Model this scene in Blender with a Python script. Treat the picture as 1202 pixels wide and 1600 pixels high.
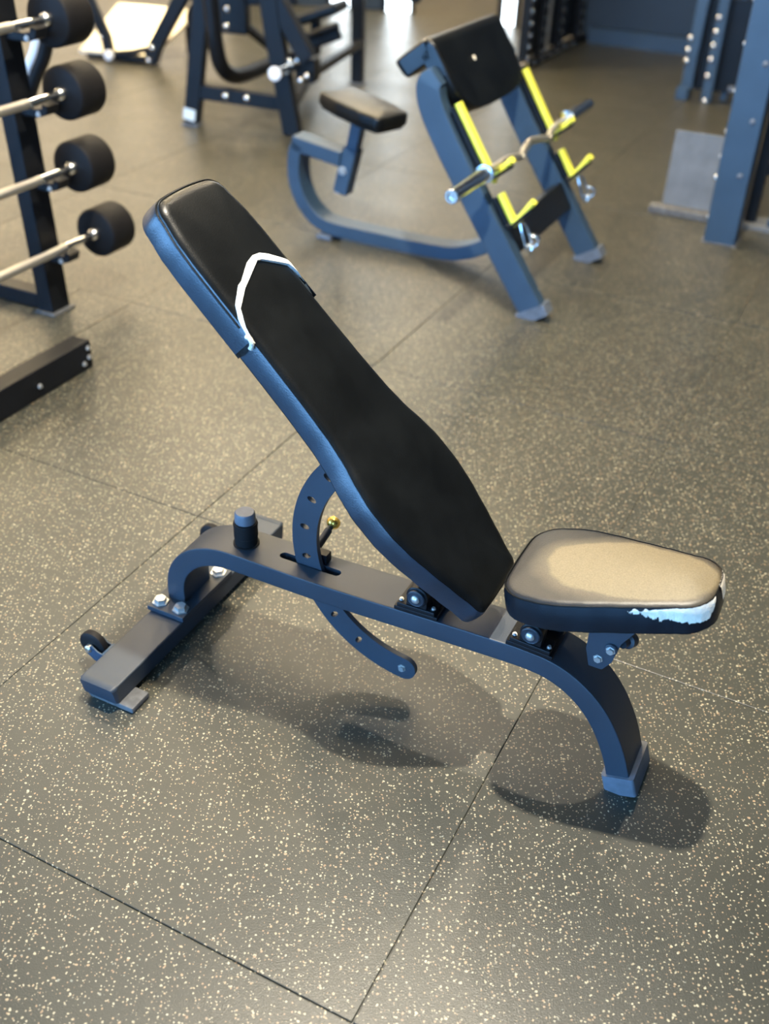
import bpy, bmesh, math, random
from mathutils import Vector, Matrix
random.seed(7)
for o in list(bpy.data.objects): bpy.data.objects.remove(o)
SC = bpy.context.scene; COL = SC.collection
R = math.radians; PI = math.pi

# ------------------------------------------------------------------ camera
cd = bpy.data.cameras.new('camera'); cam = bpy.data.objects.new('camera', cd); COL.objects.link(cam)
pitch, roll = R(35.04), R(2.29)
fw = Vector((0, math.cos(pitch), -math.sin(pitch))); rt0 = Vector((1, 0, 0)); up0 = rt0.cross(fw)
rt = math.cos(roll)*rt0 + math.sin(roll)*up0; up = -math.sin(roll)*rt0 + math.cos(roll)*up0
cam.matrix_world = Matrix.Translation((0, 0, 1.567)) @ Matrix((rt, up, -fw)).transposed().to_4x4()
cd.sensor_fit = 'HORIZONTAL'; cd.sensor_width = 24; cd.lens = 24*1600.65/1202
cd.dof.use_dof = True; cd.dof.focus_distance = 1.92; cd.dof.aperture_fstop = 1.9
cd.clip_end = 60
SC.camera = cam

# ------------------------------------------------------------------ world, lamps, exposure
w = bpy.data.worlds.new('world'); SC.world = w; w.use_nodes = True
w.node_tree.nodes['Background'].inputs[0].default_value = (.55, .68, .9, 1)
w.node_tree.nodes['Background'].inputs[1].default_value = .3
SC.view_settings.view_transform = 'Standard'; SC.view_settings.look = 'None'
SC.view_settings.gamma = 1; SC.view_settings.use_curve_mapping = False
SC.view_settings.exposure = 0.10
CEIL = 3.9
def lamp(name, kind, loc, power, color, size=.2, sizey=None, rot=(0, 0, 0), spread=None):
    l = bpy.data.lights.new(name, kind); l.energy = power; l.color = color
    if kind == 'AREA':
        l.shape = 'RECTANGLE' if sizey else 'DISK'; l.size = size
        if sizey: l.size_y = sizey
        if spread: l.spread = spread
    else: l.shadow_soft_size = size
    o = bpy.data.objects.new(name, l); COL.objects.link(o); o.location = loc; o.rotation_euler = rot
    return o
# ceiling downlights: one almost over the bench, the others on the same ceiling grid
lamp('downlight', 'AREA', (.147, 1.86, CEIL-.06), 265, (1, .90, .73), .10)
lamp('downlight', 'AREA', (-.95, 2.95, CEIL-.06), 22, (1, .86, .66), .16)
lamp('downlight', 'AREA', (.75, 4.7, CEIL-.06), 45, (1, .86, .66), .16)
lamp('downlight', 'AREA', (-2.2, 4.6, CEIL-.06), 45, (1, .86, .66), .16)
lamp('downlight', 'AREA', (-1.2, 7.2, CEIL-.06), 60, (1, .86, .66), .2)

# ------------------------------------------------------------------ materials
MAT = {}
def nodes(name):
    m = bpy.data.materials.new(name); m.use_nodes = True; MAT[name] = m
    nt = m.node_tree; return m, nt, nt.nodes['Principled BSDF'], nt.nodes, nt.links
def ramp(N, stops):
    r = N.new('ShaderNodeValToRGB'); e = r.color_ramp.elements
    while len(e) > 2: e.remove(e[-1])
    for i, (p, c) in enumerate(stops):
        if i > 1: e.new(p)
        e[i].position = p; e[i].color = c if len(c) == 4 else (*c, 1)
    return r
def plain(name, col, rough=.5, metal=0, var=.12, scale=6, bump=0, bscale=200, coat=0, spec=None, rvar=.08):
    m, nt, b, N, L = nodes(name)
    tc = N.new('ShaderNodeTexCoord'); n = N.new('ShaderNodeTexNoise'); n.inputs['Scale'].default_value = scale; n.inputs['Detail'].default_value = 5
    L.new(tc.outputs['Object'], n.inputs['Vector'])
    c1 = tuple(max(0, x*(1-var)) for x in col); c2 = tuple(min(1, x*(1+var)) for x in col)
    r = ramp(N, [(.35, c1), (.65, c2)]); L.new(n.outputs['Fac'], r.inputs['Fac']); L.new(r.outputs['Color'], b.inputs['Base Color'])
    mr = N.new('ShaderNodeMapRange'); mr.inputs[3].default_value = max(.02, rough-rvar); mr.inputs[4].default_value = min(1, rough+rvar)
    L.new(n.outputs['Fac'], mr.inputs[0]); L.new(mr.outputs[0], b.inputs['Roughness'])
    b.inputs['Metallic'].default_value = metal; b.inputs['Coat Weight'].default_value = coat
    if spec is not None: b.inputs['Specular IOR Level'].default_value = spec
    if bump:
        n2 = N.new('ShaderNodeTexNoise'); n2.inputs['Scale'].default_value = bscale; L.new(tc.outputs['Object'], n2.inputs['Vector'])
        bp = N.new('ShaderNodeBump'); bp.inputs['Strength'].default_value = bump; bp.inputs['Distance'].default_value = .002
        L.new(n2.outputs['Fac'], bp.inputs['Height']); L.new(bp.outputs['Normal'], b.inputs['Normal'])
    return m
def emit(name, col, s):
    m, nt, b, N, L = nodes(name)
    b.inputs['Base Color'].default_value = (.5, .5, .5, 1)
    b.inputs['Emission Color'].default_value = (*col, 1); b.inputs['Emission Strength'].default_value = s
    return m
plain('steel_slate', (.030, .042, .058), .42, var=.1, bump=.25, bscale=900, spec=.6)       # powder-coated bench frame, some cool blue light mixed into its black
plain('steel_blue', (.034, .066, .108), .45, var=.1, bump=.2, bscale=700)  # dark steel, base colour carries some blue of the cool light
plain('steel_black', (.006, .007, .009), .42, var=.2, bump=.2, bscale=700, spec=.28)
plain('vinyl_black', (.004, .0048, .0052), .34, var=.3, scale=9, bump=.15, bscale=420, spec=.32)
plain('vinyl_navy', (.005, .009, .014), .32, var=.2, scale=9, bump=.15, bscale=420, spec=.35)
plain('rubber_black', (.012, .011, .011), .6, var=.2, bump=.2, bscale=300, spec=.18)
plain('rubber_grey', (.12, .12, .12), .6, var=.25, scale=40)
plain('cap_grey', (.13, .15, .18), .45, var=.15, scale=40)
plain('lining_white', (.84, .86, .82), .8, var=.1, scale=60, bump=.6, bscale=300)
plain('vinyl_side', (.014, .027, .043), .30, var=.25, scale=9, bump=.2, bscale=420, spec=.8)  # black vinyl with the cool blue light put into its colour
plain('plastic_dark', (.020, .028, .040), .45, var=.2, scale=50)
plain('chrome', (.78, .76, .72), .18, metal=1, var=.06, scale=30)
plain('zinc', (.72, .72, .68), .32, metal=1, var=.1, scale=60)
plain('steel_bolt', (.62, .62, .60), .3, metal=.7, var=.15, scale=60)
plain('brass', (.95, .60, .12), .25, metal=.85, var=.1, scale=60)
plain('yellow', (.92, .90, .10), .45, var=.05, scale=30)
plain('foam_white', (.92, .83, .68), .8, var=.12, scale=60, bump=.6, bscale=300)
plain('footplate', (.95, .91, .78), .3, metal=.6, var=.04)
plain('white_paint', (.93, .95, .97), .5, var=.02)
plain('sticker', (.85, .93, .92), .5, var=.03)
plain('grey_sheet', (.17, .18, .19), .5, var=.12, scale=12)
plain('ceiling_paint', (.62, .55, .44), .8, var=.05, scale=1)
plain('wall_warm', (.55, .47, .38), .8, var=.05, scale=1)
plain('wall_dark', (.020, .036, .056), .6, var=.12, scale=2)
plain('wall_mid', (.10, .11, .12), .7, var=.12, scale=2)
plain('trim_blue', (.035, .065, .105), .5, var=.12, scale=5)
plain('slot_dark', (.003, .003, .004), .8, var=.1)
emit('window_warm', (1, .80, .55), 1.7)
emit('window_cool', (.19, .49, 1), 12.5)
emit('panel_warm', (1, .77, .43), 31.0)
emit('window_white', (.82, .93, 1), 6)  # glow added so the far white columns come out bright

def knurl():
    m, nt, b, N, L = nodes('knurled')
    tc = N.new('ShaderNodeTexCoord'); v = N.new('ShaderNodeTexVoronoi'); v.inputs['Scale'].default_value = 450
    L.new(tc.outputs['Object'], v.inputs['Vector']); bp = N.new('ShaderNodeBump'); bp.inputs['Strength'].default_value = .6; bp.inputs['Distance'].default_value = .001
    L.new(v.outputs['Distance'], bp.inputs['Height']); L.new(bp.outputs['Normal'], b.inputs['Normal'])
    b.inputs['Base Color'].default_value = (.62, .59, .52, 1); b.inputs['Metallic'].default_value = .9; b.inputs['Roughness'].default_value = .38
knurl()
def seat_worn():
    # vinyl rubbed to a pale dusty patch in the middle of the seat
    m, nt, b, N, L = nodes('vinyl_worn')
    tc = N.new('ShaderNodeTexCoord'); mp = N.new('ShaderNodeMapping'); mp.vector_type = 'POINT'
    L.new(tc.outputs['Object'], mp.inputs['Vector'])
    mp.inputs['Location'].default_value = (-.955/.150, 0, 0); mp.inputs['Scale'].default_value = (1/.150, 1/.092, 0)
    ln = N.new('ShaderNodeVectorMath'); ln.operation = 'LENGTH'; L.new(mp.outputs[0], ln.inputs[0])
    n = N.new('ShaderNodeTexNoise'); n.inputs['Scale'].default_value = 9; n.inputs['Detail'].default_value = 3; L.new(tc.outputs['Object'], n.inputs['Vector'])
    ad = N.new('ShaderNodeMath'); ad.operation = 'MULTIPLY_ADD'; ad.inputs[1].default_value = .5; L.new(n.outputs['Fac'], ad.inputs[0]); L.new(ln.outputs['Value'], ad.inputs[2])
    r = ramp(N, [(1.17/2, (.175, .140, .082)), (1.24/2, (.085, .070, .048)), (1.48/2, (.016, .016, .017))])
    hf = N.new('ShaderNodeMath'); hf.operation = 'MULTIPLY'; hf.inputs[1].default_value = .5; L.new(ad.outputs[0], hf.inputs[0]); L.new(hf.outputs[0], r.inputs['Fac'])
    n3 = N.new('ShaderNodeTexNoise'); n3.inputs['Scale'].default_value = 380; n3.inputs['Detail'].default_value = 3; L.new(tc.outputs['Object'], n3.inputs['Vector'])
    mx = N.new('ShaderNodeMixRGB'); mx.blend_type = 'OVERLAY'; mx.inputs[0].default_value = .5; L.new(r.outputs[0], mx.inputs[1]); L.new(n3.outputs['Fac'], mx.inputs[2])
    L.new(mx.outputs[0], b.inputs['Base Color'])
    b.inputs['Roughness'].default_value = .40
    bp = N.new('ShaderNodeBump'); bp.inputs['Strength'].default_value = .2; bp.inputs['Distance'].default_value = .002
    L.new(n3.outputs['Fac'], bp.inputs['Height']); L.new(bp.outputs['Normal'], b.inputs['Normal'])
seat_worn()
def floor_mat():
    m, nt, b, N, L = nodes('speckled_rubber')
    g = N.new('ShaderNodeNewGeometry')
    base = N.new('ShaderNodeTexNoise'); base.inputs['Scale'].default_value = 1.6; base.inputs['Detail'].default_value = 6; base.inputs['Roughness'].default_value = .6
    L.new(g.outputs['Position'], base.inputs['Vector'])
    rb = ramp(N, [(.3, (.037, .038, .030)), (.7, (.053, .053, .041))]); L.new(base.outputs['Fac'], rb.inputs['Fac'])
    oi = N.new('ShaderNodeObjectInfo'); tv = N.new('ShaderNodeMapRange'); tv.inputs[3].default_value = .975; tv.inputs[4].default_value = 1.025; L.new(oi.outputs['Random'], tv.inputs[0])
    mu = N.new('ShaderNodeMixRGB'); mu.blend_type = 'MULTIPLY'; mu.inputs[0].default_value = 1; L.new(rb.outputs[0], mu.inputs[1]); L.new(tv.outputs[0], mu.inputs[2])
    fine = N.new('ShaderNodeTexNoise'); fine.inputs['Scale'].default_value = 420; fine.inputs['Detail'].default_value = 2; L.new(g.outputs['Position'], fine.inputs['Vector'])
    ov = N.new('ShaderNodeMixRGB'); ov.blend_type = 'OVERLAY'; ov.inputs[0].default_value = .35; L.new(mu.outputs[0], ov.inputs[1]); L.new(fine.outputs['Fac'], ov.inputs[2])
    cur = ov.outputs[0]; flk = None
    # warped coordinates so flecks are irregular chips
    wn = N.new('ShaderNodeTexNoise'); wn.inputs['Scale'].default_value = 130; wn.inputs['Detail'].default_value = 2; L.new(g.outputs['Position'], wn.inputs['Vector'])
    sb = N.new('ShaderNodeVectorMath'); sb.operation = 'SUBTRACT'; L.new(wn.outputs['Color'], sb.inputs[0]); sb.inputs[1].default_value = (.5, .5, .5)
    sc = N.new('ShaderNodeVectorMath'); sc.operation = 'SCALE'; sc.inputs['Scale'].default_value = .006; L.new(sb.outputs[0], sc.inputs[0])
    ad = N.new('ShaderNodeVectorMath'); ad.operation = 'ADD'; L.new(g.outputs['Position'], ad.inputs[0]); L.new(sc.outputs[0], ad.inputs[1])
    for scale, thr, keep, off in ((98, .135, .56, 0), (150, .150, .45, 3.3), (64, .080, .42, 7.7)):
        mp = N.new('ShaderNodeMapping'); mp.inputs['Location'].default_value = (off, off*.7, 0); mp.inputs['Scale'].default_value = (1, 1, 0)
        L.new(ad.outputs[0], mp.inputs['Vector'])
        v = N.new('ShaderNodeTexVoronoi'); v.voronoi_dimensions = '2D'; v.inputs['Scale'].default_value = scale; L.new(mp.outputs[0], v.inputs['Vector'])
        sp = N.new('ShaderNodeSeparateColor'); L.new(v.outputs['Color'], sp.inputs[0])
        # radius varies per cell; some cells have none
        k = N.new('ShaderNodeMapRange'); k.inputs[1].default_value = 1-keep; k.inputs[2].default_value = 1; k.inputs[3].default_value = 0; k.inputs[4].default_value = thr*1.7
        L.new(sp.outputs[0], k.inputs[0])
        lt = N.new('ShaderNodeMath'); lt.operation = 'LESS_THAN'; L.new(v.outputs['Distance'], lt.inputs[0]); L.new(k.outputs[0], lt.inputs[1])
        cr = ramp(N, [(.0, (.50, .45, .31)), (.45, (.40, .35, .23)), (.72, (.38, .27, .16)), (.90, (.30, .20, .12)), (1, (.25, .27, .22))])
        L.new(sp.outputs[1], cr.inputs['Fac'])
        mx = N.new('ShaderNodeMixRGB'); L.new(lt.outputs[0], mx.inputs[0]); L.new(cur, mx.inputs[1]); L.new(cr.outputs[0], mx.inputs[2]); cur = mx.outputs[0]
    L.new(cur, b.inputs['Base Color'])
    rn = N.new('ShaderNodeTexNoise'); rn.inputs['Scale'].default_value = 3.5; rn.inputs['Detail'].default_value = 6; L.new(g.outputs['Position'], rn.inputs['Vector'])
    mr = N.new('ShaderNodeMapRange'); mr.inputs[3].default_value = .28; mr.inputs[4].default_value = .43; L.new(rn.outputs['Fac'], mr.inputs[0]); L.new(mr.outputs[0], b.inputs['Roughness'])
    b.inputs['Specular IOR Level'].default_value = .5
    bp = N.new('ShaderNodeBump'); bp.inputs['Strength'].default_value = .35; bp.inputs['Distance'].default_value = .0012
    L.new(fine.outputs['Fac'], bp.inputs['Height']); L.new(bp.outputs['Normal'], b.inputs['Normal'])
floor_mat()

# ------------------------------------------------------------------ helpers
def frame(ang, x, y):
    return (R(ang-90), x, y)
def thing(name, label, cat, fr=(0, 0, 0), group=None, z=0, kind=None):
    o = bpy.data.objects.new(name, None); COL.objects.link(o); o.empty_display_size = .1
    o.location = (fr[1], fr[2], z); o.rotation_euler = (0, 0, fr[0])
    if label: o['label'] = label
    if cat: o['category'] = cat
    if group: o['group'] = group
    if kind: o['kind'] = kind
    return o
def rrect(a, b, r=.005, n=3):
    pts = []
    for cx, cy, s in ((a/2-r, b/2-r, 0), (-a/2+r, b/2-r, 1), (-a/2+r, -b/2+r, 2), (a/2-r, -b/2+r, 3)):
        for k in range(n+1):
            t = (s+k/n)*PI/2; pts.append((cx+r*math.cos(t), cy+r*math.sin(t)))
    return pts
def circ(r, n=16): return [(r*math.cos(2*PI*k/n), r*math.sin(2*PI*k/n)) for k in range(n)]
def smooth_path(P, n=6):
    P = [Vector(p) for p in P]; out = []
    for i in range(len(P)-1):
        p0 = P[max(0, i-1)]; p1 = P[i]; p2 = P[i+1]; p3 = P[min(len(P)-1, i+2)]
        for k in range(n):
            t = k/n
            out.append(.5*((2*p1)+(-p0+p2)*t+(2*p0-5*p1+4*p2-p3)*t*t+(-p0+3*p1-3*p2+p3)*t**3))
    out.append(P[-1]); return out
class MB:
    def __init__(s): s.bm = bmesh.new()
    def sweep(s, path, sec, up=(0, 1, 0), cap=True, scales=None):
        # sec = [(a,b)]: a along the in-plane normal, b along `up`
        P = [Vector(p) for p in path]; U = Vector(up).normalized(); rings = []
        for i, p in enumerate(P):
            if i == 0: t = P[1]-P[0]
            elif i == len(P)-1: t = P[-1]-P[-2]
            else: t = (P[i+1]-p).normalized()+(p-P[i-1]).normalized()
            t.normalize(); u = U-U.dot(t)*t
            if u.length < 1e-4: u = Vector((1, 0, 0))-t.x*t
            u.normalize(); n = u.cross(t).normalized()
            k = scales[i] if scales else 1
            rings.append([s.bm.verts.new(p+n*a*k+u*b*k) for a, b in sec])
        m = len(sec)
        for i in range(len(P)-1):
            for j in range(m):
                s.bm.faces.new((rings[i][j], rings[i][(j+1) % m], rings[i+1][(j+1) % m], rings[i+1][j]))
        if cap:
            s.bm.faces.new(list(reversed(rings[0]))); s.bm.faces.new(rings[-1])
        return s
    def box(s, x0, x1, y0, y1, z0, z1, r=.003):
        d = [(x1-x0), (y1-y0), (z1-z0)]; r = min(r, min(d)*.3)
        start = len(s.bm.verts); g = bmesh.ops.create_cube(s.bm, size=1)
        for v in g['verts']:
            v.co = Vector(((x0+x1)/2+v.co.x*d[0], (y0+y1)/2+v.co.y*d[1], (z0+z1)/2+v.co.z*d[2]))
        if r > 0:
            es = {e for v in g['verts'] for e in v.link_edges}
            bmesh.ops.bevel(s.bm, geom=list(es), offset=r, segments=2, affect='EDGES', profile=.5)
        return s
    def obox(s, c, X, Y, Z, hx, hy, hz, r=.003):
        c = Vector(c); X = Vector(X).normalized(); Y = Vector(Y).normalized(); Z = Vector(Z).normalized()
        n0 = set(s.bm.verts); s.box(-hx, hx, -hy, hy, -hz, hz, r)
        for v in s.bm.verts:
            if v not in n0: q = v.co.copy(); v.co = c+X*q.x+Y*q.y+Z*q.z
        return s
    def bar(s, p0, p1, a, b, up=(0, 1, 0), r=.005):
        return s.sweep([p0, p1], rrect(a, b, min(r, a*.3, b*.3)), up)
    def tube(s, path, r, n=16, up=(0, 1, 0.013)): return s.sweep(path, circ(r, n), up)
    def lathe(s, p, axis, prof, n=24):
        p = Vector(p); A = Vector(axis).normalized(); u = A.orthogonal().normalized(); w_ = A.cross(u); rings = []
        for t, r in prof:
            rings.append([s.bm.verts.new(p+A*t+(u*math.cos(2*PI*k/n)+w_*math.sin(2*PI*k/n))*r) for k in range(n)])
        for i in range(len(rings)-1):
            for j in range(n): s.bm.faces.new((rings[i][j], rings[i][(j+1) % n], rings[i+1][(j+1) % n], rings[i+1][j]))
        s.bm.faces.new(list(reversed(rings[0]))); s.bm.faces.new(rings[-1]); return s
    def cyl(s, p, axis, r, h, n=24, c=None):
        c = min(r, h)*.12 if c is None else c
        return s.lathe(p, axis, [(0, r-c), (c, r), (h-c, r), (h, r-c)], n)
    def prism(s, poly, f, h0, h1):
        a = [s.bm.verts.new(f(x, y, h0)) for x, y in poly]; b = [s.bm.verts.new(f(x, y, h1)) for x, y in poly]
        n = len(poly)
        for i in range(n): s.bm.faces.new((a[i], a[(i+1) % n], b[(i+1) % n], b[i]))
        s.bm.faces.new(list(reversed(a))); s.bm.faces.new(b); return s
    def mesh(s, name, mat, ang=38):
        bmesh.ops.recalc_face_normals(s.bm, faces=s.bm.faces)
        for f in s.bm.faces: f.smooth = True
        for e in s.bm.edges:
            if len(e.link_faces) == 2 and e.calc_face_angle(0) > R(ang): e.smooth = False
        me = bpy.data.meshes.new(name); s.bm.to_mesh(me); s.bm.free()
        me.materials.append(MAT[mat]); return me
    def obj(s, name, mat, parent=None, label=None, ang=38):
        o = bpy.data.objects.new(name, s.mesh(name, mat, ang)); COL.objects.link(o)
        if parent: o.parent = parent
        if label: o['label'] = label
        m = o.modifiers.new('n', 'WEIGHTED_NORMAL'); m.keep_sharp = True
        return o
def part(name, me, parent, loc=(0, 0, 0), rot=(0, 0, 0), label=None):
    o = bpy.data.objects.new(name, me); COL.objects.link(o); o.parent = parent; o.location = loc; o.rotation_euler = rot
    if label: o['label'] = label
    return o
def struct(o): o['kind'] = 'structure'; return o
def boolean(o, cutters, op='DIFFERENCE'):
    for c in cutters:
        m = o.modifiers.new('b', 'BOOLEAN'); m.object = c; m.operation = op; m.solver = 'EXACT'
    bpy.context.view_layer.update(); dg = bpy.context.evaluated_depsgraph_get()
    me = bpy.data.meshes.new_from_object(o.evaluated_get(dg)); mats = list(o.data.materials)
    o.modifiers.clear(); o.data = me
    me.materials.clear(); [me.materials.append(x) for x in mats]
    for p in me.polygons: p.material_index = 0
    bm = bmesh.new(); bm.from_mesh(me)
    for e in bm.edges: e.smooth = not (len(e.link_faces) == 2 and e.calc_face_angle(0) > R(35))
    for f in bm.faces: f.smooth = True
    bm.to_mesh(me); bm.free()
    for c in cutters: bpy.data.objects.remove(c)
    m = o.modifiers.new('n', 'WEIGHTED_NORMAL'); m.keep_sharp = True
def bolt_mesh(r=.007, h=.006, mat='steel_bolt', hexa=True):
    b = MB(); b.lathe((0, 0, 0), (0, 0, 1), [(0, r*1.35), (h*.25, r*1.35), (h*.25, r), (h, r*.92)], 6 if hexa else 16); return b.mesh('bolt', mat)
BOLT = bolt_mesh(); BOLT_BIG = bolt_mesh(.014, .012); BOLT_DOME = None
_b = MB(); _b.lathe((0, 0, 0), (0, 0, 1), [(0, .009), (.003, .0088), (.006, .006), (.007, .002)], 16); BOLT_DOME = _b.mesh('bolt', 'steel_bolt')
_b = MB(); _b.lathe((0, 0, 0), (0, 0, 1), [(0, .017), (.006, .0165), (.011, .011), (.013, .003)], 14); BOLT_STUD = _b.mesh('bolt', 'chrome')
NEAR = (PI/2, 0, 0)     # bolt pointing to -y (towards the camera side of a frame)

# ------------------------------------------------------------------ setting: room
def slab(name, x0, x1, y0, y1, z0, z1, mat, kind=True):
    b = MB(); b.box(x0, x1, y0, y1, z0, z1, 0); o = b.obj(name, mat)
    if kind: struct(o)
    return o
XL, XR, YF, YB = -7.0, 5.6, -5.0, 12.4
fl = thing('floor', None, None, kind='structure')
b = MB(); b.box(XL, XR, YF, YB, -.08, -.0035, 0); b.obj('subfloor', 'speckled_rubber', fl)
# interlocking rubber tiles, 1 m squares, on the grid read from the seams
tb = MB(); tb.box(.0008, .9992, .0008, .9992, -.006, 0, .0017); TILE = tb.mesh('rubber_tile', 'speckled_rubber', 8)
ta = -.447; cu, su = math.cos(ta), math.sin(ta); u0, v0 = -.0188, .848
def inroom(x, y): return XL+.05 < x < XR-.05 and YF+.05 < y < YB-.05
nt_ = 0; pend = []
for i in range(-14, 14):
    for j in range(-9, 16):
        cx = u0+(i+.5)*cu-(j+.5)*su; cy = v0+(i+.5)*su+(j+.5)*cu
        if not all(inroom(u0+(i+a)*cu-(j+c)*su, v0+(i+a)*su+(j+c)*cu) for a in (0, 1) for c in (0, 1)): continue
        pend.append((math.hypot(cx, cy-3), i, j))
pend.sort()
for d, i, j in pend[:290]:
    o = part('rubber_tile', TILE, fl, (u0+i*cu-j*su, v0+i*su+j*cu, random.uniform(-.0006, .0006)), (random.uniform(-.0006, .0006), random.uniform(-.0003, .0003), ta))
# shell
slab('wall_left', XL-.15, XL, YF, YB, -.08, CEIL, 'wall_warm')
slab('wall_right', XR, XR+.15, YF, YB, -.08, CEIL, 'wall_dark')
slab('wall_back', XL-.15, XR+.15, YB, YB+.15, -.08, CEIL, 'wall_warm')
slab('wall_front', XL-.15, XR+.15, YF-.15, YF, -.08, CEIL, 'wall_mid')
slab('ceiling', XL-.15, XR+.15, YF-.15, YB+.15, CEIL, CEIL+.12, 'ceiling_paint')
def window(n, p0, p1, z0, z1, cols, inward, mat):
    # framed glazing standing just off a wall; the panes show bright daylight
    p0 = Vector((*p0, 0)); p1 = Vector((*p1, 0)); L = (p1-p0).length; d = (p1-p0)/L; nrm = Vector((*inward, 0))
    t = thing('window_%d' % n, None, None, kind='structure')
    f = MB(); c = (p0+p1)/2
    for z in (z0, z1): f.obox(c+nrm*.04+Vector((0, 0, z)), d, nrm, (0, 0, 1), L/2+.04, .04, .035)
    for k in range(cols+1): f.obox(p0+d*L*k/cols+nrm*.04+Vector((0, 0, (z0+z1)/2)), d, nrm, (0, 0, 1), .03, .04, (z1-z0)/2)
    f.obj('window_frame', 'steel_black', t)
    for k in range(cols):
        q = MB(); q.obox(p0+d*L*(k+.5)/cols+nrm*.02+Vector((0, 0, (z0+z1)/2)), d, nrm, (0, 0, 1), L/cols/2-.03, .005, (z1-z0)/2-.03, 0)
        q.obj('pane', mat, t)
    return t
window(1, (XL+.4, YB), (-1.2, YB), .5, 3.4, 4, (0, -1), 'window_warm')
window(2, (XL, 3.2), (XL, YB-1), .6, 3.3, 5, (1, 0), 'window_warm')
window(3, (-6.4, YF), (-.5, YF), .4, 3.4, 5, (0, 1), 'window_cool')
window(4, (XL, -4.4), (XL, 1.2), .4, 3.4, 4, (1, 0), 'window_cool')
# ceiling light panels (out of frame, seen as soft sheen in floor and seat)
def ceiling_panel(x, y, group):
    t = thing('ceiling_light', 'long warm light panel recessed in the gym ceiling', 'light', (0, x, y), group, z=CEIL)
    f = MB(); f.box(-.17, .17, -.75, .75, -.05, 0, .004); f.obj('housing', 'white_paint', t)
    q = MB(); q.box(-.15, .15, -.73, .73, -.056, -.0505, 0); q.obj('diffuser', 'panel_warm', t)
ceiling_panel(-.35, 4.3, 'ceiling light panels')
for x in (-5.2, -3.4, -1.6, .2):
    for y in (6.9, 8.8, 10.8): ceiling_panel(x, y, 'ceiling light panels')
#SPLIT

# ------------------------------------------------------------------ the adjustable bench
# frame: x = along the bench towards its seat, y = across (away from the camera), z = up
bench = thing('adjustable_bench', 'incline weight bench with torn black backrest and worn seat in the foreground', 'bench', frame(64.95, -.433, 1.801))
# rear crossbar
b = MB(); b.bar((0, -.322, .037), (0, .322, .037), .088, .046, (0, 0, 1), .004)
b.obj('rear_crossbar', 'steel_slate', bench)
for s in (-1, 1):
    c = MB(); c.sweep([(0, s*.322, .037), (0, s*.328, .037), (0, s*.333, .036)], rrect(.090, .048, .008), (0, 0, 1), scales=[1, 1, .92]); c.obj('end_cap', 'steel_slate', bench)
    f = MB(); f.box(-.035, .078, min(s*.325, s*.268), max(s*.325, s*.268), 0, .015, .004); f.obj('rubber_foot', 'rubber_grey', bench, 'flat grey rubber foot')
    # transport wheel on the back of the crossbar
    y = -.24 if s < 0 else .205; cx, cz = -.083, .058
    br = MB()
    for dy in (-.017, .017): br.sweep([(-.042, y+dy, .04), (-.065, y+dy, .045), (cx, y+dy, cz)], rrect(.03, .004, .001), (0, 1, 0))
    br.obox((-.046, y, .04), (1, 0, 0), (0, 1, 0), (0, 0, 1), .003, .021, .018, .001)
    bo = br.obj('wheel_bracket', 'steel_blue', bench)
    wh = MB(); wh.lathe((cx, y-.011, cz), (0, 1, 0), [(0, .012), (0, .026), (.004, .032), (.011, .033), (.018, .032), (.022, .026), (.022, .012)], 28)
    wh.obj('transport_wheel', 'rubber_black', bench)
    hb = MB(); hb.lathe((cx, y-.024, cz), (0, 1, 0), [(0, .006), (.003, .009), (.044, .009), (.048, .006)], 12); hb.obj('axle', 'zinc', bo)
# mounting plate and its bolts
b = MB(); b.box(-.050, .046, -.098, .098, .0605, .073, .002); pl = b.obj('mounting_plate', 'steel_slate', bench)
for x in (-.030, .024):
    for y in (-.074, .074): part('bolt', BOLT_BIG, pl, (x, y, .073))
# main beam: one bent rectangular tube
cp = [(-.004, 0, .073), (-.004, 0, .110), (.002, 0, .142), (.018, 0, .173), (.044, 0, .201), (.080, 0, .222), (.125, 0, .233), (.180, 0, .2345), (.260, 0, .2340),
      (.364, 0, .2345), (.50, 0, .2390), (.62, 0, .2440), (.72, 0, .2475), (.80, 0, .2490), (.850, 0, .2430), (.892, 0, .2260), (.930, 0, .198), (.960, 0, .163), (.984, 0, .122), (1.003, 0, .078), (1.018, 0, .030)]
b = MB(); b.sweep(smooth_path(cp, 5), rrect(.046, .100, .004, 2), (0, 1, 0)); beam = b.obj('main_beam', 'steel_slate', bench, ang=30)
# slot cut through the beam for the adjustment arc
cut = MB(); pts = []
for k in range(9): t = -PI/2+PI*k/8; pts.append((.374+.010*math.cos(t), .001+.010*math.sin(t)))
for k in range(9): t = PI/2+PI*k/8; pts.append((.251+.010*math.cos(t), .001+.010*math.sin(t)))
cut.prism(pts, lambda x, y, h: Vector((x, y, h)), .15, .30); co = cut.obj('cutter', 'slot_dark', bench); boolean(beam, [co])
ln_ = MB(); ln_.box(.243, .382, -.0085, .0105, .2125, .2135, 0); ln_.obj('slot_lining', 'slot_dark', beam)  # dark sheet added to stand for the shade inside the slot
# foot of the front leg
b = MB(); b.sweep([(1.029, 0, 0), (1.027, 0, .006), (1.016, 0, .042)], rrect(.064, .112, .006), (0, 1, 0)); b.obj('foot_cap', 'cap_grey', bench, 'grey plastic foot cap under the front leg')
# stop post with grey cap
b = MB(); b.lathe((.158, .0, .256), (0, 0, 1), [(0, .028), (.004, .028), (.005, .0245), (.022, .0245), (.023, .0255), (.048, .0255), (.052, .0265), (.056, .0255), (.058, .022)], 32)
post = b.obj('stop_post', 'rubber_black', bench)
b = MB(); b.lathe((.158, .0, .3135), (0, 0, 1), [(0, .0215), (.002, .0225), (.021, .0215), (.024, .019)], 32); b.obj('post_cap', 'cap_grey', post, 'grey cap on the stop post')
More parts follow.
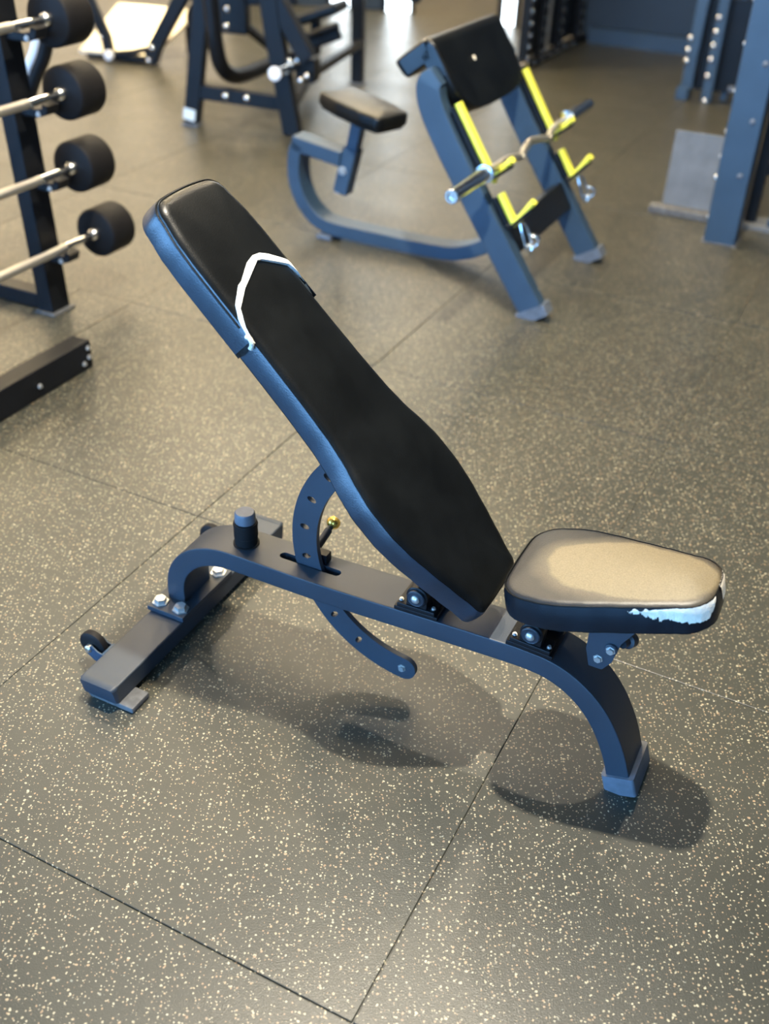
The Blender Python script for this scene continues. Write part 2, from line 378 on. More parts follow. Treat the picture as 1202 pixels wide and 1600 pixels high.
# adjustment arc
AC = (.565, .330); RO, RI = .2895, .233
def arcp(a, r): return (AC[0]+r*math.cos(R(a)), AC[1]+r*math.sin(R(a)))
poly = [arcp(a, RO) for a in range(137, 264, 3)]+[arcp(264, RO)]
rm = (RO+RI)/2; rc = (RO-RI)/2; cx, cz = arcp(264, rm)
for k in range(1, 9):
    t = R(264)-0+PI*k/9; poly.append((cx+rc*math.cos(t), cz+rc*math.sin(t)))
poly += [arcp(a, RI) for a in [264]+list(range(263, 136, -3))]
b = MB(); b.prism(poly, lambda x, y, h: Vector((x, h, y)), -.006, .006); arc = b.obj('adjustment_arc', 'steel_slate', bench)
cs = []
for a in (142.5, 158.5, 174.5, 190.5, 223, 239.5):
    q = MB(); pp = []
    for k in range(16):
        t = 2*PI*k/16; dr = .0105*math.cos(t); da = .0062*math.sin(t); pp.append(arcp(a+math.degrees(da/rm), rm+dr))
    q.prism(pp, lambda x, y, h: Vector((x, h, y)), -.02, .02); cs.append(q.obj('c', 'slot_dark', bench))
boolean(arc, cs)
part('bolt', BOLT, arc, (*[arcp(263.5, rm)[0]], -.006, arcp(263.5, rm)[1]), NEAR)
part('bolt', BOLT, arc, (arcp(263.5, rm)[0], .006, arcp(263.5, rm)[1]), (-PI/2, 0, 0))
# spring pin with yellow knob on the far side of the arc
b = MB(); b.lathe((.309, .008, .268), (.06, 1, .38), [(0, .011), (.006, .011), (.007, .0085), (.075, .0085), (.078, .006), (.088, .006)], 18); pin = b.obj('locking_pin', 'plastic_dark', bench)
b = MB(); b.lathe(Vector((.309, .008, .268))+Vector((.06, 1, .38)).normalized()*.084, (.06, 1, .38), [(0, .006), (.003, .011), (.008, .0145), (.015, .0150), (.021, .012), (.024, .005)], 22); b.obj('knob', 'brass', pin, 'brass yellow pull knob')
b = MB(); b.box(.30, .345, .012, .034, .2585, .282, .002); b.obj('pin_housing', 'steel_black', bench)
# hinges
def hinge(px, pz, zb, tilt, nm):
    # bolted foot on the beam, bearing block and round cap with a bolt
    b = MB(); T = Vector((math.cos(tilt), 0, math.sin(tilt))); Nn = Vector((-math.sin(tilt), 0, math.cos(tilt)))
    c0 = Vector((px, 0, zb))
    b.obox(c0+Nn*.005, T, (0, 1, 0), Nn, .046, .054, .005, .002)
    for s in (-1, 1):
        b.obox(c0+Nn*.014+Vector((0, s*.036, 0)), T, (0, 1, 0), Nn, .040, .018, .006, .003)
        b.lathe((px, s*.020 if s > 0 else -.052, pz), (0, 1, 0), [(0, .020), (.002, .0225), (.030, .0225), (.032, .020)], 28)
        b.obox((px, s*.036, (pz+zb)/2+.004), T, (0, 1, 0), Nn, .0215, .015, (pz-zb)/2, .002)
    h = b.obj(nm, 'steel_black', bench)
    r = MB(); r.lathe((px, -.0535, pz), (0, -1, 0), [(0, .0185), (.003, .018), (.0045, .0160), (.0035, .0145)], 28); r.obj('bearing_cap', 'plastic_dark', h)
    part('bolt', BOLT_DOME, h, (px, -.0570, pz), NEAR)
    for dx in (-.034, .034):
        p = c0+T*dx+Nn*.0205; o = part('bolt', BOLT, h, (p.x, -.043, p.z), (0, -tilt, 0)); o.scale = (.55, .55, .7)
    return h
hinge(.577, .311, .268, R(2), 'backrest_hinge')
hinge(.808, .316, .2735, R(-3), 'seat_hinge')

# ---- cushions
def interp(tab, s):
    if s <= tab[0][0]: return tab[0][1]
    for (a, x), (b_, y) in zip(tab, tab[1:]):
        if s <= b_:
            t = (s-a)/(b_-a); return x+(y-x)*(t*t*(3-2*t)*.35+t*.65)
    return tab[-1][1]
def outline(tab, r0, r1, n=60, b0=0, b1=0):
    # closed outline (s, v) from a half-width table, ends rounded with radii r0 / r1
    s0, s1 = tab[0][0], tab[-1][0]; side = []
    a0 = tab[0][1]; a1 = tab[-1][1]
    for k in range(7):
        t = PI/2*k/6; side.append((s0+r0*(1-math.sin(t)), interp(tab, s0+r0)-r0*(1-math.cos(t)) if k else interp(tab, s0+r0)))
    side = [(s0+r0*(1-math.cos(PI/2*k/6)), interp(tab, s0+r0)-r0*(1-math.sin(PI/2*k/6))) for k in range(7)]
    for k in range(1, n): s = s0+r0+(s1-r1-s0-r0)*k/n; side.append((s, interp(tab, s)))
    side += [(s1-r1*(1-math.sin(PI/2*k/6)), interp(tab, s1-r1)-r1*(1-math.cos(PI/2*k/6))) for k in range(7)]
    va, vb = side[0][1], side[-1][1]
    side = [(s0, va*t) for t in (.08, .3, .55, .8)]+side+[(s1, vb*t) for t in (.8, .55, .3, .08)]
    # ends bowed outwards by b0 / b1
    sm_ = (s0+s1)/2; wa = interp(tab, s0+r0); wb = interp(tab, s1-r1); Lz = .35*(s1-s0)
    def bow(s, a):
        if s < s0+Lz: return s-b0*max(0, 1-(a/wa)**2)*(1-(s-s0)/Lz)
        if s > s1-Lz: return s+b1*max(0, 1-(a/wb)**2)*(1-(s1-s)/Lz)
        return s
    side = [(bow(s, a), a) for s, a in side]
    far = side; near = [(s, -a) for s, a in reversed(side)]
    # fill the straight ends
    return far+near
def inset(poly, d):
    n = len(poly); out = []
    for i in range(n):
        p0 = Vector(poly[i-1]); p1 = Vector(poly[i]); p2 = Vector(poly[(i+1) % n])
        e = (p2-p0)
        if e.length < 1e-6: e = Vector((1, 0))
        e.normalize(); nn = Vector((e.y, -e.x)); out.append(tuple(p1+nn*d))
    return out
def cushion(tab, r0, r1, h, er, crown, f, off=0, base=0.0, b0=0, b1=0):
    # far side runs +s, so the interior is to the right of the direction of travel
    P = outline(tab, r0, r1, 60, b0, b1); b = MB(); bm = b.bm
    rings = []
    def ring(poly, z): rings.append([bm.verts.new(f(x, y, z)) for x, y in poly])
    ring(inset(P, .006-off), base-off); ring(inset(P, .001-off), base+.003-off); ring(inset(P, -off), base+.009)
    ring(inset(P, -off-.0015), base+(h-er)*.5)
    for k in range(6):
        t = PI/2*k/5; ring(inset(P, er*(1-math.cos(t))-off), h-er+er*math.sin(t)+off)
    last = inset(P, er-off); sm = sum(p[0] for p in last)/len(last); L2 = (max(p[0] for p in last)-min(p[0] for p in last))/2
    for t in (.93, .8, .6, .35, .1):
        ring([(sm+(x-sm)*(1-(1-t)*.28), y*t) for x, y in last], h+off+crown*(1-t*t))
    n = len(P)
    for a, c in zip(rings, rings[1:]):
        for j in range(n): bm.faces.new((a[j], a[(j+1) % n], c[(j+1) % n], c[j]))
    # close the crown with a strip between the two sides
    top = rings[-1]; m = n//2
    for j in range(m-1): bm.faces.new((top[j], top[j+1], top[n-2-j], top[n-1-j]))
    bot = rings[0]
    for j in range(m-1): bm.faces.new((bot[j+1], bot[j], bot[n-1-j], bot[n-2-j]))
    return b, P
# backrest
BT = R(44); BU, BZ = .760, .330
def fb(s, v, h):     # h measured from the underside (pad 52 mm thick, its face on the fitted plane)
    k = h-.052; return Vector((BU-s*math.cos(BT)+k*math.sin(BT), v, BZ+s*math.sin(BT)+k*math.cos(BT)))
BTAB = [(.042, .090), (.075, .098), (.11, .110), (.17, .128), (.22, .142), (.27, .1495), (.33, .1490), (.37, .141), (.42, .1265), (.47, .1185), (.55, .1135), (.65, .1105), (.75, .1085), (.83, .1070), (.88, .1035), (.92, .095), (.952, .086)]
b, BP = cushion(BTAB, .024, .030, .052, .022, .006, fb, b0=.004, b1=.008)
pad = b.obj('backrest_cushion', 'vinyl_black', bench, 'black vinyl backrest cushion')
def seam_tube(P, inn, h, f, rad, name, mat, par, lab=None, rng=None):
    Q = inset(P, inn); Q = [f(x, y, h) for x, y in Q]
    if rng: Q = Q[rng[0]:rng[1]]
    else: Q.append(Q[0])
    q = MB(); q.tube(Q, rad, 6, (.31, .2, .93)); return q.obj(name, mat, par, lab)
seam_tube(BP, .0050, .0432, fb, .0013, 'seam', 'vinyl_black', pad)
b = MB(); b.prism(inset(BP, .012), fb, -.0105, .0015); b.obj('backing_board', 'rubber_black', bench)
# steel carrier under the backrest joining hinge and arc
def fbk(s, v, h): return fb(s, v, h)
b = MB(); b.sweep([fb(.10, 0, -.030), fb(.62, 0, -.030)], rrect(.034, .05, .004), (0, 1, 0))
b.sweep([Vector((.577, 0, .311)), fb(.165, 0, -.03)], rrect(.034, .036, .004), (0, 1, 0)); b.obj('backrest_frame', 'steel_black', bench)
# head cover: second skin over the top of the pad, torn lower edge
b, _ = cushion(BTAB, .024, .030, .052, .022, .006, fb, b0=.004, b1=.008, off=.0042)
cover = b.obj('head_cover', 'vinyl_black', bench, 'worn black vinyl head cover with a torn lower edge')
TEAR = [(.662, -.175), (.668, -.118), (.676, -.107), (.700, -.1055), (.715, -.1030), (.736, -.0935), (.760, -.055), (.793, .018), (.791, .036), (.772, .066), (.757, .095), (.729, .112), (.700, .1135), (.684, .118), (.680, .175)]
q = MB(); q.prism(TEAR+[(1.1, .175), (1.1, -.175)], fb, -.05, .12); boolean(cover, [q.obj('cutter', 'slot_dark', bench)], 'INTERSECT')
b, _ = cushion(BTAB, .024, .030, .052, .022, .006, fb, b0=.004, b1=.008, off=.0052)
lining = b.obj('torn_lining', 'lining_white', cover, 'white lining curling out along the tear')
lo = [(.672, -.1100), (.690, -.1085), (.703, -.1065), (.716, -.1015), (.733, -.0925), (.757, -.0540), (.787, .0190), (.784, .0330), (.753, .0930), (.724, .1100), (.700, .1120), (.682, .1150), (.676, .122)]
hi = [(.676, -.1125), (.694, -.1125), (.710, -.1115), (.724, -.1080), (.745, -.0985), (.752, -.0900), (.771, -.0640), (.7745, -.0500), (.790, -.0230), (.797, -.0100), (.802, .0160), (.800, .0400), (.791, .0600), (.781, .0750), (.7640, .1000), (.7400, .1180), (.7080, .1175), (.6900, .1220)]
def near_lo(p):
    best = None
    for a, c in zip(lo, lo[1:]):
        a = Vector(a); c = Vector(c); t = max(0, min(1, (Vector(p)-a).dot(c-a)/(c-a).length_squared)); q_ = a+(c-a)*t
        if best is None or (q_-Vector(p)).length < (best-Vector(p)).length: best = q_
    return best
hi = [tuple(Vector(p).lerp(near_lo(p), .24)) for p in hi]
q = MB(); q.prism(lo+list(reversed(hi)), fb, .0385, .12); boolean(lining, [q.obj('cutter', 'slot_dark', bench)], 'INTERSECT')
# loose curl of lining at the near corner of the tear
q = MB(); q.tube(smooth_path([fb(.690, -.1120, .044), fb(.684, -.1140, .049), fb(.677, -.1150, .048), fb(.672, -.1155, .043), fb(.670, -.1165, .037)], 4), .0042, 8)
q.obj('torn_thread', 'foam_white', cover, 'frayed white shred at the near end of the tear')
# piping of the head cover
PP = [p for p in inset(BP, .0015-.0042)]
idx = [i for i, p in enumerate(BP) if p[0] > .70]
q = MB(); q.tube([fb(PP[i][0], PP[i][1], .0440) for i in idx], .0021, 7, (.31, .2, .93)); q.obj('piping', 'vinyl_black', cover)

# seat
ST = R(12); SU, SZ = .80, .450
def fs(s, v, h):
    k = h-.056; return Vector((SU+s*math.cos(ST)-k*math.sin(ST), v, SZ+s*math.sin(ST)+k*math.cos(ST)))
STAB = [(-.048, .090), (-.028, .108), (0, .119), (.03, .1235), (.06, .1225), (.10, .1155), (.155, .1030), (.20, .093), (.24, .083), (.27, .071), (.30, .052)]
b, SP = cushion(STAB, .055, .052, .056, .015, .007, fs, b0=.006, b1=.005)
seat = b.obj('seat_cushion', 'vinyl_worn', bench, 'seat cushion rubbed to a pale dusty patch')
# black side band of the seat (separate upholstery panel)
def band(P, f, i0, i1, z0, z1, out, name, mat, par, lab=None, er=.015, top=.056):
    n = len(P); q = MB(); rows = []
    cen = inset(P, -out)
    for k in range(i0, i1+1):
        i = k % n; a = (z0(k) if callable(z0) else z0); c = (z1(k) if callable(z1) else z1); x, y = cen[i]; col = []
        for m in range(5):
            h = a+(c-a)*m/4
            d = 0
            if h > top-er: tt = (h-(top-er))/er; d = er*(1-math.sqrt(max(0, 1-tt*tt)))
            else: d = -.0015*(1-abs(h-.5*(top-er))/(.5*(top-er)))
            e = Vector(P[(i+1) % n])-Vector(P[i-1]); e.normalize(); nn = Vector((e.y, -e.x)); pt = Vector(P[i])+nn*(d-out)
            col.append(q.bm.verts.new(f(pt.x, pt.y, h+(out if h > top-er else 0))))
        rows.append(col)
    for a, c in zip(rows, rows[1:]):
        for m in range(4): q.bm.faces.new((a[m], a[m+1], c[m+1], c[m]))
    return q.obj(name, mat, par, lab)
def dense(P, k=4):
    out = []
    for i in range(len(P)):
        a = Vector(P[i]); c = Vector(P[(i+1) % len(P)])
        for m in range(k): out.append(tuple(a+(c-a)*m/k))
    return out
bo = band(SP, fs, 0, len(SP), .002, .0495, .0010, 'side_band', 'vinyl_navy', seat, 'dark navy side band')
seam_tube(SP, .0018, .0510, fs, .0016, 'seam', 'vinyl_black', seat)
# added skins on backrest and head cover sides, cool blue light painted in
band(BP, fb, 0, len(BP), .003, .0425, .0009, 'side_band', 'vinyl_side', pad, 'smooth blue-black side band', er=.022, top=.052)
ci = [i for i, p in enumerate(BP) if p[0] > .676]
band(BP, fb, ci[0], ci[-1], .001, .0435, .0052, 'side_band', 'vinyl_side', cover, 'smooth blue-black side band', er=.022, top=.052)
# flaked patches showing white foam on the nose of the seat
SD = dense(SP, 5); nd = len(SD)
def near_idx(s, v): return min(range(nd), key=lambda i: (SD[i][0]-s)**2+(SD[i][1]-v)**2)
iA = near_idx(.175, -.098); iB = near_idx(.298, -.030); iC = near_idx(.299, -.012)
rj = random.Random(5); jg = [rj.uniform(-1, 1) for _ in range(nd)]
def patch(i0, i1, lo_, hi_, seed, lab):
    if i0 > i1: i0, i1 = i1, i0
    rr = random.Random(seed); m = i1-i0
    J1 = [rr.uniform(-1, 1) for _ in range(m+2)]; J2 = [rr.uniform(-1, 1) for _ in range(m+2)]
    def en(k): t = (k-i0)/m; return min(1, 12*t, 5*(1-t))
    return band(SD, fs, i0, i1, lambda k: hi_((k-i0)/m)-(hi_((k-i0)/m)-lo_((k-i0)/m))*en(k)+.0016*J1[k-i0], lambda k: hi_((k-i0)/m)+.0008*J2[k-i0], .0020, 'torn_patch', 'foam_white', seat, lab)
# parameter 0 = nose end, 1 = towards the hinge (near side indices run from nose to back)
patch(iA, iB, lambda t: .019+.02*t if t < .18 else (.0285+.003*math.sin(t*22) if t < .5 else (.034+.003*math.sin(t*30) if t < .68 else .0375+.004*math.sin(t*26))), lambda t: .0500-.006*t if t < .66 else .0455-.0025*math.sin(t*34), 3, 'white foam showing through the flaked near edge')
i2 = near_idx(.300, .020); i3 = near_idx(.300, -.006)
patch(near_idx(.296, .040), near_idx(.300, -.002), lambda t: .020, lambda t: .051, 8, 'small white flaked spot on the nose')
b = MB(); b.prism(inset(SP, .012), fs, -.0105, .0015); b.obj('seat_board', 'rubber_black', bench)
# seat carrier and its height lock
b = MB(); b.sweep([fs(.0, 0, -.022), fs(.235, 0, -.022)], rrect(.024, .05, .003), (0, 1, 0))
b.sweep([Vector((.808, 0, .316)), fs(.035, 0, -.02)], rrect(.03, .036, .003), (0, 1, 0)); b.obj('seat_frame', 'steel_black', bench)
b = MB(); pts = [(.905, .395), (.985, .410), (.993, .385), (.965, .335), (.955, .285), (.940, .262), (.915, .262), (.905, .30)]
b.prism(pts, lambda x, y, h: Vector((x, h, y)), -.020, -.013); b.prism(pts, lambda x, y, h: Vector((x, h, y)), .013, .020)
b.cyl((.950, -.026, .318), (0, 1, 0), .012, .052, 18); lk = b.obj('seat_lock_bracket', 'steel_slate', bench)
part('bolt', BOLT, lk, (.950, -.026, .318), NEAR); part('bolt', BOLT, lk, (.930, -.020, .285), NEAR)
b = MB(); b.lathe((.962, .021, .300), (.25, 1, -.35), [(0, .008), (.02, .008), (.022, .014), (.04, .015), (.043, .010)], 18); b.obj('lock_knob', 'plastic_dark', lk)

# ------------------------------------------------------------------ preacher curl bench
PF = frame(64.3, .64, 3.84)
pb = thing('preacher_bench', 'seated preacher curl bench in blue-black steel with bright yellow bar hooks', 'bench', PF)
legp = smooth_path([(.022, 0, .030), (-.145, 0, .265), (-.290, 0, .471), (-.372, 0, .595), (-.420, 0, .680), (-.436, 0, .735), (-.430, 0, .765), (-.412, 0, .785)], 5)
for s in (-1, 1):
    y = s*.333
    b = MB(); b.sweep([Vector((p.x, y, p.z)) for p in legp], rrect(.094, .058, .006), (0, 1, 0), scales=[1]*(len(legp)-10)+[1, 1, 1, .98, .95, .9, .85, .8, .75, .7]); lg = b.obj('leg', 'steel_blue', pb, ang=30)
    c = MB(); c.sweep([(.041, y, 0), (.037, y, .006), (.018, y, .038)], rrect(.122, .066, .006), (0, 1, 0)); c.obj('foot_cap', 'cap_grey', lg)
    yy = s*.325
    # upper and lower bar rests: yellow sleeves on black brackets
    for nm, pts in (('upper_hook', [(-.335, .705), (-.190, .488), (-.176, .480), (-.118, .548)]), ('lower_hook', [(-.148, .425), (-.092, .340), (-.078, .338), (-.024, .418)])):
        h = MB(); h.sweep(smooth_path([(p[0], yy, p[1]) for p in pts], 3), rrect(.022, .038, .009, 3), (0, 1, 0)); ho = h.obj(nm, 'yellow', pb, 'yellow coated bar hook')
        k = MB(); k.sweep([(p[0]-.016, yy, p[1]-.014) for p in (pts[0], pts[1])], rrect(.016, .044, .003), (0, 1, 0))
        k.sweep([(pts[1][0]-.004, yy, pts[1][1]-.024), (pts[3][0]-.002, yy, pts[3][1]-.026)], rrect(.012, .044, .003), (0, 1, 0)); k.obj('hook_bracket', 'steel_black', ho)
b = MB(); b.obox((-.118, 0, .245), Vector((-.5, 0, .86)), (0, 1, 0), Vector((.86, 0, .5)), .055, .302, .028, .004); b.obj('crossbar', 'steel_black', pb)
# spine tube along the floor, curling up behind to carry the seat
sp = [(-.150, 0, .215), (-.240, 0, .150), (-.330, 0, .092), (-.42, 0, .058), (-.52, 0, .048), (-.76, 0, .046), (-.98, 0, .050), (-1.070, 0, .075), (-1.130, 0, .130), (-1.165, 0, .200), (-1.175, 0, .270), (-1.168, 0, .340), (-1.150, 0, .375)]
b = MB(); b.sweep(smooth_path(sp, 5), rrect(.058, .095, .006), (0, 1, 0)); b.obj('spine_tube', 'steel_blue', pb, ang=30)
b = MB(); b.sweep([(-1.178, 0, .377), (-.955, 0, .345)], rrect(.060, .095, .006), (0, 1, 0)); b.obj('seat_arm', 'steel_blue', pb)
b = MB(); b.box(-1.06, -.99, -.055, .055, 0, .020, .004); b.obj('rubber_foot', 'cap_grey', pb)
b = MB(); b.sweep([(-.962, 0, .205), (-.915, 0, .390)], rrect(.062, .070, .006), (0, 1, 0)); po = b.obj('seat_post_sleeve', 'steel_blue', pb)
b = MB(); b.sweep([(-.915, 0, .385), (-.885, 0, .520)], rrect(.048, .052, .005), (0, 1, 0)); b.obj('seat_post', 'steel_blue', pb)
part('bolt', BOLT_BIG, po, (-.945, -.035, .300), NEAR); part('bolt', BOLT_BIG, po, (-.975, -.020, .215), NEAR)
# seat pad, set a little askew
sa = R(-14)
def f2(s, v, h):
    c, d = math.cos(sa), math.sin(sa); x = s*c-v*d; y = s*d+v*c; k = h-.05
    th = R(-9); return Vector((-.865+x*math.cos(th)-k*math.sin(th), .0+y, .572+x*math.sin(th)+k*math.cos(th)))
b, P2 = cushion([(-.172, .085), (-.15, .098), (-.05, .112), (.07, .110), (.13, .098), (.160, .085)], .035, .035, .05, .014, .005, f2)
sc_ = b.obj('seat_cushion', 'vinyl_black', pb, 'small black seat cushion on a post'); b = MB(); b.prism(inset(P2, .012), f2, -.012, .001); b.obj('seat_board', 'rubber_black', pb)
# arm pad: bent slab, rounded apex
prof = smooth_path([(-.600, 0, .800), (-.575, 0, .822), (-.515, 0, .868), (-.478, 0, .890), (-.448, 0, .880), (-.425, 0, .850), (-.375, 0, .775), (-.330, 0, .705), (-.305, 0, .660)], 5)
th_ = .074; nW = 16; b = MB(); rows = []
n = len(prof)
for i, p in enumerate(prof):
    t = (prof[min(n-1, i+1)]-prof[max(0, i-1)]).normalized(); nn = Vector((t.z, 0, -t.x))   # underside direction
    nn = nn if nn.z < 0 else -nn
    e0 = min(1, i/3.0); e1 = min(1, (n-1-i)/11.0); k = math.sqrt(1-(1-e1)**2) if e1 < 1 else 1; k0 = math.sqrt(max(0, 1-(1-e0)**2)) if e0 < 1 else 1
    hw = .305-.20*(1-k)-.02*(1-k0); hh = th_*(.55+.45*min(k, max(.2, k0)))
    ring = []
    for a, c in rrect(2*hw, hh, .018*min(1, hh/.05), 3): ring.append(b.bm.verts.new(p+nn*(hh/2-c)+Vector((0, a, 0))))
    rows.append(ring)
for a, c in zip(rows, rows[1:]):
    for j in range(len(a)): b.bm.faces.new((a[j], a[(j+1) % len(a)], c[(j+1) % len(a)], c[j]))
b.bm.faces.new(rows[0]); b.bm.faces.new(list(reversed(rows[-1])))
ap = b.obj('arm_pad', 'vinyl_black', pb, 'wide bent black arm pad', ang=50)
for s in (-1, 1):  # added skins on the arm pad ends, cool light painted in
    q = MB(); up_ = []; lo_ = []
    for i in range(4, n-11):
        p = prof[i]; t = (prof[i+1]-prof[i-1]).normalized(); nn = Vector((t.z, 0, -t.x)); nn = nn if nn.z < 0 else -nn
        up_.append((p.x+nn.x*.010, p.z+nn.z*.010)); lo_.append((p.x+nn.x*.066, p.z+nn.z*.066))
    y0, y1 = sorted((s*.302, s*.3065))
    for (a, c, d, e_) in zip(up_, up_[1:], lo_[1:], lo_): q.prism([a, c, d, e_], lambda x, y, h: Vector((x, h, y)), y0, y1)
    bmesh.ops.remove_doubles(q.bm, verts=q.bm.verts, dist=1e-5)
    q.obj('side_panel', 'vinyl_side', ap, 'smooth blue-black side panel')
b = MB(); b.obox((-.425, 0, .770), Vector((.5, 0, -.8)), (0, 1, 0), Vector((.8, 0, .5)), .05, .30, .012, .003); b.obj('pad_support', 'steel_black', pb)
# small chips in the vinyl
for pos, nrm_ in (((-.392, -.07, .802), (.82, 0, .57)), ((-.505, -.262, .8755), (-.6, -.2, .8))):
    q = MB(); q.lathe(pos, nrm_, [(0, .010), (.0025, .009), (.003, .004)], 7); q.obj('vinyl_chip', 'foam_white', ap, 'small chip showing white backing')

# curl bar resting in the upper hooks
bt = thing('curl_bar', 'chrome cambered curl bar resting in the upper yellow hooks', 'barbell', PF)
by, bz = -.166, .522
W_ = [(-.46, 0), (-.34, 0), (-.26, 0), (-.20, .012), (-.14, .030), (-.07, .004), (0, -.012), (.07, .004), (.14, .030), (.20, .012), (.26, 0), (.34, 0), (.46, 0)]
b = MB(); b.tube(smooth_path([(by+d*.45, v, bz-d*.4) for v, d in W_], 4), .0138, 14); b.obj('shaft', 'knurled', bt)
for s in (-1, 1):
    b = MB(); b.lathe((by, s*.44-.022, bz), (0, s, 0), [(0, .020), (.004, .0245), (.268, .0245), (.272, .022), (.272, .014), (.262, .012), (.262, .004)], 24); sl = b.obj('sleeve', 'chrome', bt)
    b = MB(); b.lathe((by, s*.425-.022, bz), (0, s, 0), [(0, .016), (.002, .033), (.016, .033), (.018, .026)], 24); b.obj('collar', 'chrome', bt)
# spring clips hanging from the lower hooks
for s, lab in ((-1, 'chrome bar clip dangling from the lower hook nearest the camera'), (1, 'chrome bar clip dangling from the lower hook on the far leg')):
    t = thing('bar_clip', lab, 'clip', PF, 'chrome bar clips on the lower hooks')
    y = s*.345 if s < 0 else .345; y = s*.325
    b = MB()
    loop = [(-.066, y, .338), (-.050, y-.010, .305), (-.032, y-.012, .262), (-.022, y-.006, .238), (-.014, y+.004, .240), (-.016, y+.010, .266), (-.034, y+.010, .306), (-.050, y+.006, .332)]
    b.tube(smooth_path(loop+[loop[0]], 3), .0048, 8, (.3, 1, .2)); b.obj('wire_loop', 'chrome', t)
    b = MB(); b.sweep(smooth_path([(-.018, y, .300), (.004, y+.004, .296), (.010, y+.004, .276), (-.002, y, .262), (-.018, y, .266)], 3), rrect(.006, .022, .002), (0, 1, 0)); b.cyl((-.026, y-.014, .258), (0, 1, 0), .008, .028, 12); b.obj('clamp', 'chrome', t)

# ------------------------------------------------------------------ barbell rack at the left
RF = frame(65, -1.2, 3.42)
rk = thing('barbell_rack', 'upright black steel barbell rack at the left edge', 'rack', RF)
def uu(z): return -.022-.036*z
for y in (0, -.86):
    b = MB(); b.sweep([(uu(0), y, .006), (uu(1.35), y, 1.35)], rrect(.062, .092, .004), (0, 1, 0)); up_ = b.obj('upright', 'steel_black', rk)
    b = MB(); b.sweep([(uu(0)-.03, y, .034), (-.62, y, .034)], rrect(.056, .07, .004), (0, 1, 0)); b.obj('base_tube', 'steel_black', rk)
    b = MB(); b.sweep([(-.56, y, .05), (uu(1.3), y, 1.28)], rrect(.056, .06, .004), (0, 1, 0)) if y < -.5 else b.sweep([(-.60, y, .06), (-.60, y, .09)], rrect(.056, .06, .004), (0, 1, 0)); b.obj('rear_strut', 'steel_black', rk)
    b = MB(); b.box(uu(0)-.045, uu(0)+.047, y-.056, y+.056, 0, .008, .002); b.obj('foot_plate', 'rubber_grey', rk)
    for z in (.245, .495, .733, .957):
        b = MB(); x0 = uu(z)+.028
        b.sweep([(x0, y+.006, z-.040), (.052, y+.006, z-.040), (.086, y+.006, z-.030), (.092, y+.006, z-.008)], rrect(.026, .055, .004), (0, 1, 0)); sd = b.obj('saddle', 'steel_black', rk)
        part('bolt', BOLT, sd, (.062, y-.0215, z-.040), NEAR)
for z in (.06, 1.2):
    b = MB(); x = -.57 if z < 1 else uu(z); b.sweep([(x, -.815, z), (x, -.047, z)], rrect(.05, .05, .004), (0, 0, 1)); b.obj('tie_bar', 'steel_black', rk)
RB = [(.245, .165, 'lowest'), (.495, .098, 'second from the bottom'), (.733, .096, 'second from the top'), (.957, .078, 'topmost')]
HEAD = MB(); HEAD.lathe((0, 0, 0), (0, 1, 0), [(0, .020), (0, .076), (.004, .083), (.010, .0855), (.116, .0855), (.124, .082), (.127, .074), (.127, .030)], 40); HEADM = HEAD.mesh('weight_head', 'rubber_black', 50)
COLL = MB(); COLL.lathe((0, 0, 0), (0, 1, 0), [(-.024, .013), (-.018, .019), (-.008, .023), (0, .0235), (.002, .016)], 24); COLLM = COLL.mesh('collar', 'chrome')
proto = None
for z, vi, nm in RB:
    t = thing('fixed_barbell', 'fixed black rubber barbell, %s on the left rack' % nm, 'barbell', RF, 'fixed barbells on the left rack')
    x = .062; zc = z+.0
    b = MB(); b.tube([(x, vi-.003, zc), (x, vi-1.18, zc)], .0125, 18, (1, 0, 0)); b.obj('shaft', 'chrome', t)
    b = MB(); b.lathe((x, vi-.155, zc), (0, -1, 0), [(0, .0125), (.002, .0152), (.40, .0152), (.402, .0135), (.44, .0135), (.442, .0152), (.87, .0152), (.872, .0125)], 18); b.obj('grip', 'knurled', t)
    for s, yy in ((1, vi), (-1, vi-1.18)):
        part('weight_head', HEADM, t, (x, yy, zc), (0, 0, 0 if s > 0 else PI)); part('collar', COLLM, t, (x, yy, zc), (0, 0, 0 if s > 0 else PI))
# dark steel floor rail in front of the rack
fr_ = thing('floor_rail', 'black rectangular steel rail lying on the floor in front of the barbell rack', 'rail', RF)
b = MB(); b.sweep([(.350, -1.25, .048), (.350, -.290, .048)], rrect(.096, .070, .005), (1, 0, 0)); ra = b.obj('rail_tube', 'steel_black', fr_)
b = MB(); b.box(.3155, .3845, -.2895, -.2860, .002, .094, .001); b.obj('end_cap', 'rubber_black', fr_)
for y, z in ((-.300, .072), (-.300, .040), (-.325, .026), (-.53, .040)): part('bolt', BOLT, ra, (.3855, y, z), (0, PI/2, 0))
# curved dark tube standing behind the rack
ct = thing('curved_stand', 'curved dark stand with a white stripe just behind the topmost barbell heads', 'stand', RF)
pth = smooth_path([(-.538, .50, .010), (-.545, .50, .20), (-.550, .50, .33), (-.535, .50, .46), (-.490, .50, .55), (-.425, .50, .655), (-.372, .50, .728), (-.340, .50, .796), (-.315, .50, .88)], 5)
b = MB(); b.tube(pth, .026, 16, (0, 1, 0)); b.obj('arm', 'steel_black', ct)
b = MB(); b.tube([p+Vector((-.030, -.016, .012)) for p in pth[22:36]], .017, 12, (0, 1, 0)); b.obj('stripe', 'white_paint', ct, 'white padded stripe')  # thin white tube beside the dark arm
b = MB(); b.lathe((-.538, .50, 0), (0, 0, 1), [(0, .05), (.008, .05), (.012, .03)], 24); b.obj('foot', 'steel_black', ct)

